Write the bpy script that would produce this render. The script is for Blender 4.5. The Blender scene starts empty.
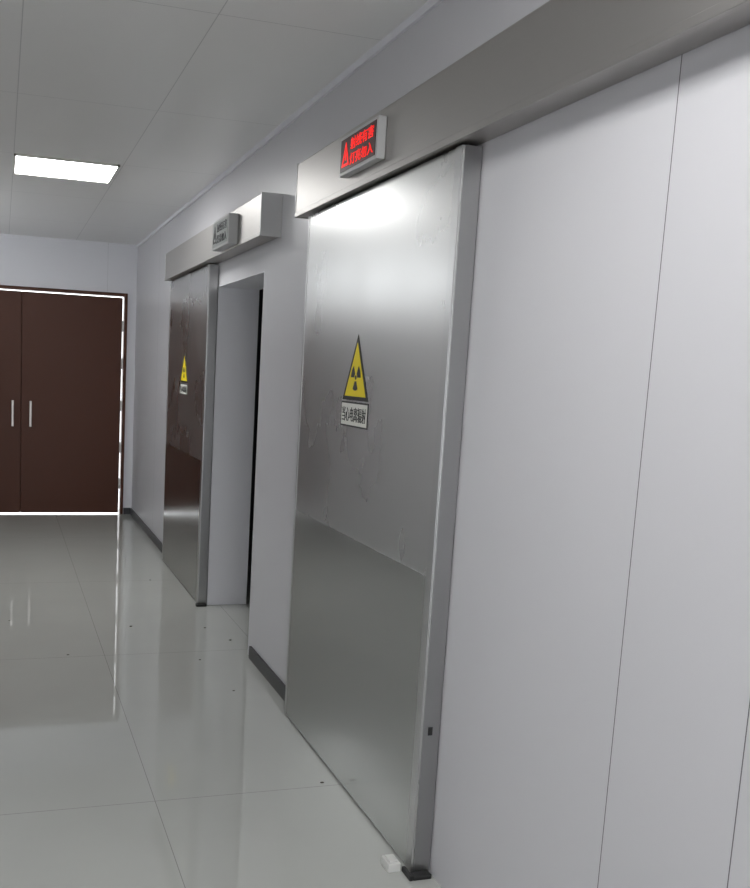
import bpy, bmesh, math, random
from mathutils import Vector, Matrix
# ---------------- dimensions (metres)
H=1.45
yaw,pit,roll,FP,U0,V0=.2937,-.1390,.0465,920.68,276.23,499.86
W=1.223;D=W-.0586;Hh=W-.085;Hh2=W-.10;T=.25;XL=-.85
Y1=3.5814;Y2=2.298;Yp=1.5464;Ys2=1.2068;Hb=2.067;Ht=2.277;Hc=2.559;YE=8.92;Yh1=3.678
Yf1=6.7229;Yf2=4.1612;Hb2=2.0541;Ht2=2.2447;Yfl=6.734;Yj=5.4189;Xd=1.0964;Xs=.1768;Zd=2.065
Yo=4.42;Ho=1.9273;Lx1=.0608;Lx2=.6367;La=5.4391;Lb=5.9638;Lt=.5019;Lc=2.9023
# ---------------- materials
def newmat(n):
    m=bpy.data.materials.new(n);m.use_nodes=True;return m,m.node_tree,m.node_tree.nodes['Principled BSDF']
def mat(n,c,rough=.5,metal=0,em=0,emc=(1,1,1),spec=.5):
    m,t,b=newmat(n)
    b.inputs['Base Color'].default_value=(*c,1);b.inputs['Metallic'].default_value=metal;b.inputs['Specular IOR Level'].default_value=spec
    if em:b.inputs['Emission Color'].default_value=(*emc,1);b.inputs['Emission Strength'].default_value=em
    nz=t.nodes.new('ShaderNodeTexNoise');nz.inputs['Scale'].default_value=30
    mp=t.nodes.new('ShaderNodeMapRange');mp.inputs['To Min'].default_value=rough*.9;mp.inputs['To Max'].default_value=min(1,rough*1.1)
    t.links.new(nz.outputs['Fac'],mp.inputs['Value']);t.links.new(mp.outputs['Result'],b.inputs['Roughness'])
    return m
def M(t,op,a,b=None):
    n=t.nodes.new('ShaderNodeMath');n.operation=op
    for i,v in enumerate((a,b)):
        if v is None:continue
        if isinstance(v,(int,float)):n.inputs[i].default_value=v
        else:t.links.new(v,n.inputs[i])
    return n.outputs[0]
def seams(t,lines,pw):
    g=t.nodes.new('ShaderNodeNewGeometry');sx=t.nodes.new('ShaderNodeSeparateXYZ');t.links.new(g.outputs['Position'],sx.inputs[0])
    out=None
    for ax,off,per in lines:
        a=M(t,'SUBTRACT',sx.outputs[ax],off)
        if per: a=M(t,'SUBTRACT',M(t,'MODULO',M(t,'ADD',a,100*per+per/2),per),per/2)
        a=M(t,'LESS_THAN',M(t,'ABSOLUTE',a),pw)
        out=a if out is None else M(t,'MAXIMUM',out,a)
    return out
def seam_mat(n,c,c2,rough,lines,pw,var=.03,nscale=1.5,spec=.5,ior=1.5):
    m,t,b=newmat(n)
    nz=t.nodes.new('ShaderNodeTexNoise');nz.inputs['Scale'].default_value=nscale;nz.inputs['Detail'].default_value=6
    cr=t.nodes.new('ShaderNodeMix');cr.data_type='RGBA'
    cr.inputs[6].default_value=(*[x*(1-var) for x in c],1);cr.inputs[7].default_value=(*[min(1,x*(1+var)) for x in c],1)
    g=t.nodes.new('ShaderNodeNewGeometry');t.links.new(g.outputs['Position'],nz.inputs['Vector'])
    t.links.new(nz.outputs['Fac'],cr.inputs[0])
    mx=t.nodes.new('ShaderNodeMix');mx.data_type='RGBA';mx.inputs[7].default_value=(*c2,1)
    t.links.new(cr.outputs[2],mx.inputs[6]);t.links.new(seams(t,lines,pw),mx.inputs[0]);t.links.new(mx.outputs[2],b.inputs['Base Color'])
    b.inputs['Roughness'].default_value=rough;b.inputs['Specular IOR Level'].default_value=spec;b.inputs['IOR'].default_value=ior
    return m
def steel(n,c,rough,stretch=(2,60,1.5),amp=.01):
    m,t,b=newmat(n);b.inputs['Metallic'].default_value=1;b.inputs['Base Color'].default_value=(*c,1)
    tc=t.nodes.new('ShaderNodeTexCoord');mp=t.nodes.new('ShaderNodeMapping');mp.inputs['Scale'].default_value=stretch
    nz=t.nodes.new('ShaderNodeTexNoise');nz.inputs['Scale'].default_value=3;nz.inputs['Detail'].default_value=4
    t.links.new(tc.outputs['Object'],mp.inputs[0]);t.links.new(mp.outputs[0],nz.inputs['Vector'])
    r=t.nodes.new('ShaderNodeMapRange');r.inputs['To Min'].default_value=rough-amp;r.inputs['To Max'].default_value=rough+amp
    t.links.new(nz.outputs['Fac'],r.inputs[0]);t.links.new(r.outputs[0],b.inputs['Roughness'])
    return m
m_wall=seam_mat('wall_panel_white',(.60,.595,.62),(.12,.12,.13),.38,[(1,Yp,None),(1,Ys2,None),(1,7.6,None)],.0013,.01)
m_wallp=seam_mat('wall_paint_white',(.78,.78,.82),(.5,.5,.52),.4,[(0,-.25,1.2)],.001,.01)
m_wl=seam_mat('wall_panel_white_left',(.80,.80,.82),(.4,.4,.42),.4,[(1,.5,1.2)],.001,.01)
m_cei=seam_mat('ceiling_metal_panel',(.85,.85,.84),(.58,.58,.58),.33,[(0,Lx1,.594),(1,La,1.2)],.0018,.02)
m_fl=seam_mat('floor_glazed_tile',(.47,.48,.455),(.27,.27,.26),.025,[(0,Lt,.8),(1,Lc,1.6)],.0012,.06,2.2,.5,1.85)
m_st=steel('steel_brushed_leaf',(.58,.58,.575),.28,(1,1.2,.8),.05)
m_lo=steel('steel_brushed_lower_sheet',(.46,.465,.455),.19,(1,1,1),.03)
m_hd=steel('steel_header_cover',(.44,.425,.41),.42,(2,2,60),.03)
m_ed=steel('steel_edge_trim',(.56,.56,.56),.28)
m_post=steel('steel_edge_post',(.40,.40,.40),.32,(1,1,1),.01)
m_br=mat('door_dark_brown',(.090,.034,.021),.4,spec=.25)
m_lt=mat('lamp_diffuser',(1,1,1),.5,0,24,(1,1,.99))
m_blk=mat('matte_black',(.015,.015,.015),.5);m_base=mat('baseboard_black',(.03,.03,.035),.3)
m_fr=mat('sign_housing_grey',(.5,.5,.5),.35);m_yel=mat('sign_yellow',(.88,.70,.02),.5,spec=.3);m_wh=mat('sign_white',(.78,.78,.73),.5,spec=.3)
m_red=mat('led_red',(.5,.01,.01),.5,0,.9,(1,.02,.015));m_scr=mat('led_screen_dark',(.03,.004,.004),.3);m_off=mat('led_screen_off',(.33,.35,.34),.3)
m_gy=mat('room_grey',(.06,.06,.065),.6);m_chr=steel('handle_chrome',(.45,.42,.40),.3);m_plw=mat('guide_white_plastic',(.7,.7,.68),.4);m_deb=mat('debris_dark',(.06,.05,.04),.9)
# ---------------- geometry helpers
def link(o,par=None):
    bpy.context.collection.objects.link(o)
    if par:o.parent=par
    return o
def bmbox(bm,x0,x1,y0,y1,z0,z1):
    r=bmesh.ops.create_cube(bm,size=1)
    for v in r['verts']:
        v.co=Vector(((x0+x1)/2+v.co.x*(x1-x0),(y0+y1)/2+v.co.y*(y1-y0),(z0+z1)/2+v.co.z*(z1-z0)))
def boxes(n,bl,m,par=None,bev=0):
    me=bpy.data.meshes.new(n);bm=bmesh.new()
    for b in bl:bmbox(bm,*b)
    bm.to_mesh(me);bm.free();me.materials.append(m);o=link(bpy.data.objects.new(n,me),par)
    if bev:
        md=o.modifiers.new('bevel','BEVEL');md.width=bev;md.segments=3
    return o
def empty(n):
    o=bpy.data.objects.new(n,None);o.empty_display_size=.1;link(o);return o
def plate(n,polys,x,th,m,par):
    me=bpy.data.meshes.new(n);bm=bmesh.new()
    for pts in polys:
        f=bm.faces.new([bm.verts.new((x,a,b)) for a,b in pts])
        e=bmesh.ops.extrude_face_region(bm,geom=[f])
        bmesh.ops.translate(bm,vec=(-th,0,0),verts=[g for g in e['geom'] if isinstance(g,bmesh.types.BMVert)])
    bmesh.ops.recalc_face_normals(bm,faces=bm.faces)
    bm.to_mesh(me);bm.free();me.materials.append(m);return link(bpy.data.objects.new(n,me),par)
def text(n,s_,x,y,z,w,h,m,par,off=.0):
    c=bpy.data.curves.new(n,'FONT');c.body=s_;c.align_x='CENTER';c.align_y='CENTER';c.size=1;c.extrude=.001;c.offset=off
    c.materials.append(m);o=link(bpy.data.objects.new(n,c),par)
    bpy.context.view_layer.update();dm=o.dimensions
    sx=w/max(dm.x,1e-3);sy=h/max(dm.y,1e-3)
    o.matrix_world=Matrix(((0,0,-1,x),(-1,0,0,y),(0,1,0,z),(0,0,0,1)))@Matrix.Diagonal((sx,sy,1,1))
    bb=[o.matrix_world@Vector(k) for k in o.bound_box];cy=sum(b.y for b in bb)/8;cz=sum(b.z for b in bb)/8
    o.location.y+=y-cy;o.location.z+=z-cz
    return o
# ---------------- room
yb=-4.5
ny1,ny0=Y1-.08,Y2+.05
boxes('wall_right',[(W,W+T,yb,ny0,0,Hc),(W,W+T,ny1,Yo,0,Hc),(W,W+T,Yj,YE,0,Hc),(W,W+T,Yo,Yj,Ho,Hc),(W,W+T,ny0,ny1,Ho,Hc)],m_wall)
wy0,wy1,wz0,wz1=6.3,8.5,2.02,2.46   # unseen window added high in the left wall to brighten the far end
boxes('wall_left',[(XL-.1,XL,yb,wy0,0,Hc),(XL-.1,XL,wy1,YE+.12,0,Hc),(XL-.1,XL,wy0,wy1,0,wz0),(XL-.1,XL,wy0,wy1,wz1,Hc)],m_wl)
boxes('added_window_1',[(XL-.07,XL-.03,wy0,wy1,wz0,wz0+.03),(XL-.07,XL-.03,wy0,wy1,wz1-.03,wz1),(XL-.07,XL-.03,wy0,wy0+.03,wz0,wz1),(XL-.07,XL-.03,wy1-.03,wy1,wz0,wz1),(XL-.07,XL-.03,(wy0+wy1)/2-.015,(wy0+wy1)/2+.015,wz0,wz1)],m_wh)
boxes('wall_back',[(XL,-.35,yb-.1,yb,0,Hc),(.75,W,yb-.1,yb,0,Hc),(-.35,.75,yb-.1,yb,2.1,Hc)],m_wallp)  # unseen wall; its doorway opening is added to let daylight in
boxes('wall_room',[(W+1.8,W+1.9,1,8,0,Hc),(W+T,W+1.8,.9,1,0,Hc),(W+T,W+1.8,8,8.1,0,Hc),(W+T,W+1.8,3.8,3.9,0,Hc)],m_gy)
boxes('floor',[(XL-.1,W+1.9,yb,YE+.3,-.1,0)],m_fl);boxes('ceiling',[(XL-.1,W+1.9,yb,YE+.12,Hc,Hc+.1)],m_cei)
boxes('trim_ceiling',[(W-.012,W,yb,YE,Hc-.025,Hc),(XL,XL+.012,yb,YE,Hc-.025,Hc),(XL,W,YE-.012,YE,Hc-.025,Hc)],m_wallp)
Xl=2*Xs-Xd
oz=Zd+.012;ox=Xd+.014;oxl=Xl-.008
boxes('wall_end',[(ox+.03,W+T,YE,YE+.12,0,Hc),(XL-.1,oxl-.03,YE,YE+.12,0,Hc),(oxl-.03,ox+.03,YE,YE+.12,oz+.03,Hc)],m_wallp)
bh=.062
boxes('baseboard_right',[(W-.012,W,Y1+.01,Yo-.06,0,bh),(W-.012,W,Yfl+.01,YE,0,bh)],m_base)
boxes('baseboard_left',[(XL,XL+.012,yb,YE,0,bh)],m_base)
boxes('baseboard_end',[(ox+.035,W-.012,YE-.012,YE,0,bh)],m_base)
dr=empty('door_1')
boxes('frame',[(ox,ox+.03,YE-.015,YE+.1,0,oz+.03),(oxl-.03,oxl,YE-.015,YE+.1,0,oz+.03),(oxl,ox,YE-.015,YE+.1,oz,oz+.03)],m_br,dr,.003)
boxes('leaf_right',[(Xs+.003,Xd,YE,YE+.045,.014,Zd)],m_br,dr,.003)
boxes('leaf_left',[(Xl,Xs-.003,YE,YE+.045,.014,Zd)],m_br,dr,.003)
boxes('astragal',[(Xs-.02,Xs+.02,YE+.045,YE+.055,.014,Zd)],m_br,dr)
for hx_ in (Xs-.075,Xs+.085):
    boxes('handle',[(hx_-.011,hx_+.011,YE-.05,YE-.035,.83,1.07),(hx_-.009,hx_+.009,YE-.036,YE,.85,.87),(hx_-.009,hx_+.009,YE-.036,YE,1.03,1.05)],m_chr,dr,.004)
boxes('hinge',[(Xd-.005,Xd+.012,YE-.006,YE+.01,z,z+.1) for z in (.25,.6,1.0,1.4,1.75)],m_chr,dr)
for y0 in (La,.95,-1.2,-3.4):  # first panel is in view; the other three are added, unseen, for brightness
    e=empty('ceiling_light_panel')
    y1=y0+Lb-La;x0,x1=Lx1,Lx2
    boxes('diffuser',[(x0+.012,x1-.012,y0+.012,y1-.012,Hc-.008,Hc-.002)],m_lt,e)
    boxes('frame',[(x0,x1,y0,y0+.012,Hc-.012,Hc),(x0,x1,y1-.012,y1,Hc-.012,Hc),(x0,x0+.012,y0,y1,Hc-.012,Hc),(x1-.012,x1,y0,y1,Hc-.012,Hc)],m_wh,e)
def sliding(leaf0,leaf1,h0,h1,hb,ht,hf):
    e=empty('sliding_steel_door')
    boxes('leaf',[(D+.001,W-.012,leaf0,leaf1,.006,hb-.004)],m_st,e,.002)
    boxes('upper_sheet',[(D,D+.002,leaf0+.04,leaf1-.018,.895,hb-.006)],m_st,e)
    boxes('lower_sheet',[(D-.001,D+.002,leaf0+.04,leaf1-.018,.012,.890)],m_lo,e)
    boxes('edge_strip',[(D-.003,D+.002,leaf0,leaf0+.037,.006,hb-.004),(D-.002,D+.002,leaf1-.015,leaf1,.006,hb-.004)],m_ed,e,.001)
    boxes('edge_post',[(D+.003,W-.004,leaf0-.004,leaf0,.006,hb-.004)],m_post,e,.001)
    boxes('bottom_seal',[(D+.01,W-.02,leaf0+.01,leaf1-.01,.0,.006)],m_blk,e)
    boxes('track_header',[(hf,W,h0,h1,hb+.004,ht)],m_hd,e,.006)
    boxes('header_lip',[(hf-.003,hf+.012,h0-.002,h1+.002,hb,hb+.02)],m_hd,e,.002)
    boxes('header_end_cap',[(hf-.002,W,h0-.004,h0,hb,ht+.002),(hf-.002,W,h1,h1+.004,hb,ht+.002)],m_ed,e,.0015)
    return e
n1=sliding(Y2,Y1,.45,Yh1,Hb,Ht,Hh)
n2=sliding(Yj,Yfl,Yf2,Yf1,Hb2,Ht2,Hh2)
boxes('jamb_lining',[(W,W+T,Yj-.004,Yj,0,Ho),(W,W+T,Yo,Yo+.004,0,Ho),(W,W+T,Yo,Yj,Ho-.004,Ho)],m_wallp,n2)
boxes('floor_bracket',[(D-.01,W-.01,Y2-.035,Y2-.006,.0,.014),(D-.022,D-.01,Y2-.035,Y2+.025,0,.016)],m_blk,n1,.003)
boxes('edge_lock',[(D+.018,D+.032,Y2-.006,Y2-.004,.43,.455)],m_blk,n1,.0008)
boxes('floor_bracket',[(D-.015,W-.01,Yj-.04,Yj-.006,.0,.016)],m_blk,n2,.003)
boxes('door_floor_stop',[(1.098,1.138,2.318,2.372,0,.028),(1.104,1.132,2.325,2.365,.028,.034)],m_plw,None,.005)
def led(y0,y1,z0,z1,xf,dp,on):
    e=empty('led_warning_sign');b=.012
    boxes('housing',[(xf,xf+dp,y0,y1,z0,z1)],m_fr,e,.004)
    boxes('screen',[(xf-.002,xf,y0+b,y1-b,z0+b,z1-b)],m_scr if on else m_off,e)
    w=y1-y0;h=z1-z0;tm=m_red if on else m_gy
    cy=(y0+y1)/2
    text('text_upper','射线有害',xf-.003,cy-w*.12,z0+h*.69,w*.60,h*.29,tm,e)
    text('text_lower','灯亮勿入',xf-.003,cy-w*.12,z0+h*.31,w*.60,h*.29,tm,e)
    ty,tz,r=cy+w*.31,z0+h*.5,w*.10;hh=h*.3
    def tri(k,kk):return [(ty-r*k,tz-hh*kk),(ty+r*k,tz-hh*kk),(ty,tz+hh*k)]
    A=tri(1,1);B=tri(.7,.8)
    plate('icon',[[A[i],A[(i+1)%3],B[(i+1)%3],B[i]] for i in range(3)]+[[(ty-r*.12,tz-hh*.5),(ty+r*.12,tz-hh*.5),(ty+r*.12,tz+hh*.2),(ty-r*.12,tz+hh*.2)]],xf-.002,.002,tm,e)
led(2.767,3.098,2.116,2.245,1.108,.03,True)
led(4.58,4.94,2.065,2.213,1.073,.05,False)
def rad(yc,w,z0,z1,p0,p1,pw):
    e=empty('radiation_warning_sign');x=D
    h=z1-z0
    def tri(k):
        cy,cz=yc,z0+h/3
        return [(cy+w/2*k,cz-h/3*k),(cy-w/2*k,cz-h/3*k),(cy,cz+2*h/3*k)]
    plate('triangle_border',[tri(1)],x,.0015,m_blk,e)
    plate('triangle_field',[tri(.82)],x-.0015,.0006,m_yel,e)
    cz=z0+h*.35;r=h*.2
    polys=[]
    for k in (30,150,270):
        pts=[]
        for i in range(9):
            t=math.radians(k-30+60*i/8);pts.append((yc+math.cos(t)*r,cz+math.sin(t)*r))
        for i in range(8,-1,-1):
            t=math.radians(k-30+60*i/8);pts.append((yc+math.cos(t)*r*.3,cz+math.sin(t)*r*.3))
        polys.append(pts)
    polys.append([(yc+math.cos(t*math.pi/8)*r*.18,cz+math.sin(t*math.pi/8)*r*.18) for t in range(16)])
    plate('trefoil',polys,x-.0021,.0006,m_blk,e)
    q=[(yc-pw/2,p0),(yc+pw/2,p0),(yc+pw/2,p1),(yc-pw/2,p1)];b=pw*.022
    q2=[(yc-pw/2+b,p0+b),(yc+pw/2-b,p0+b),(yc+pw/2-b,p1-b),(yc-pw/2+b,p1-b)]
    plate('text_plate_border',[q],x,.0015,m_blk,e);plate('text_plate',[q2],x-.0015,.0006,m_wh,e)
    text('text','当心电离辐射',x-.0025,yc,(p0+p1)/2,pw*.88,(p1-p0)*.58,m_blk,e)
rad(2.971,.238,1.362,1.585,1.270,1.356,.25)
rad(6.09,.26,1.345,1.546,1.265,1.338,.24)
random.seed(3);bm=bmesh.new()
for (x,y) in [(.96,4.363),(1.104,4.919),(.325,4.535),(1.105,2.926),(1.19,4.67),(.978,6.11),(.05,5.2),(.7,5.0),(1.02,3.9)]:
    r_=random.uniform(.004,.008)
    bmesh.ops.create_icosphere(bm,subdivisions=1,radius=r_,matrix=Matrix.Translation((x,y,r_*.35))@Matrix.Diagonal((1.3,.8,.4,1)))
me=bpy.data.meshes.new('floor_debris');bm.to_mesh(me);bm.free();me.materials.append(m_deb);link(bpy.data.objects.new('floor_debris',me))
# ---------------- daylight outside
w=bpy.data.worlds.new('world');bpy.context.scene.world=w;w.use_nodes=True;w.node_tree.nodes['Background'].inputs[0].default_value=(.95,.98,1,1);w.node_tree.nodes['Background'].inputs[1].default_value=4.2
# ---------------- camera
F=Vector((math.sin(yaw)*math.cos(pit),math.cos(yaw)*math.cos(pit),math.sin(pit)))
R0=Vector((math.cos(yaw),-math.sin(yaw),0));Uu=R0.cross(F)
R=math.cos(roll)*R0+math.sin(roll)*Uu;U=-math.sin(roll)*R0+math.cos(roll)*Uu
c=bpy.data.cameras.new('camera');co=bpy.data.objects.new('camera',c);link(co)
co.matrix_world=Matrix(((R[0],U[0],-F[0],0),(R[1],U[1],-F[1],0),(R[2],U[2],-F[2],H),(0,0,0,1)))
c.sensor_width=36;c.lens=FP/888*36;c.shift_x=(375-U0)/888;c.shift_y=(V0-444)/888;c.clip_start=.02
bpy.context.scene.camera=co
bpy.context.scene.view_settings.view_transform='Standard'
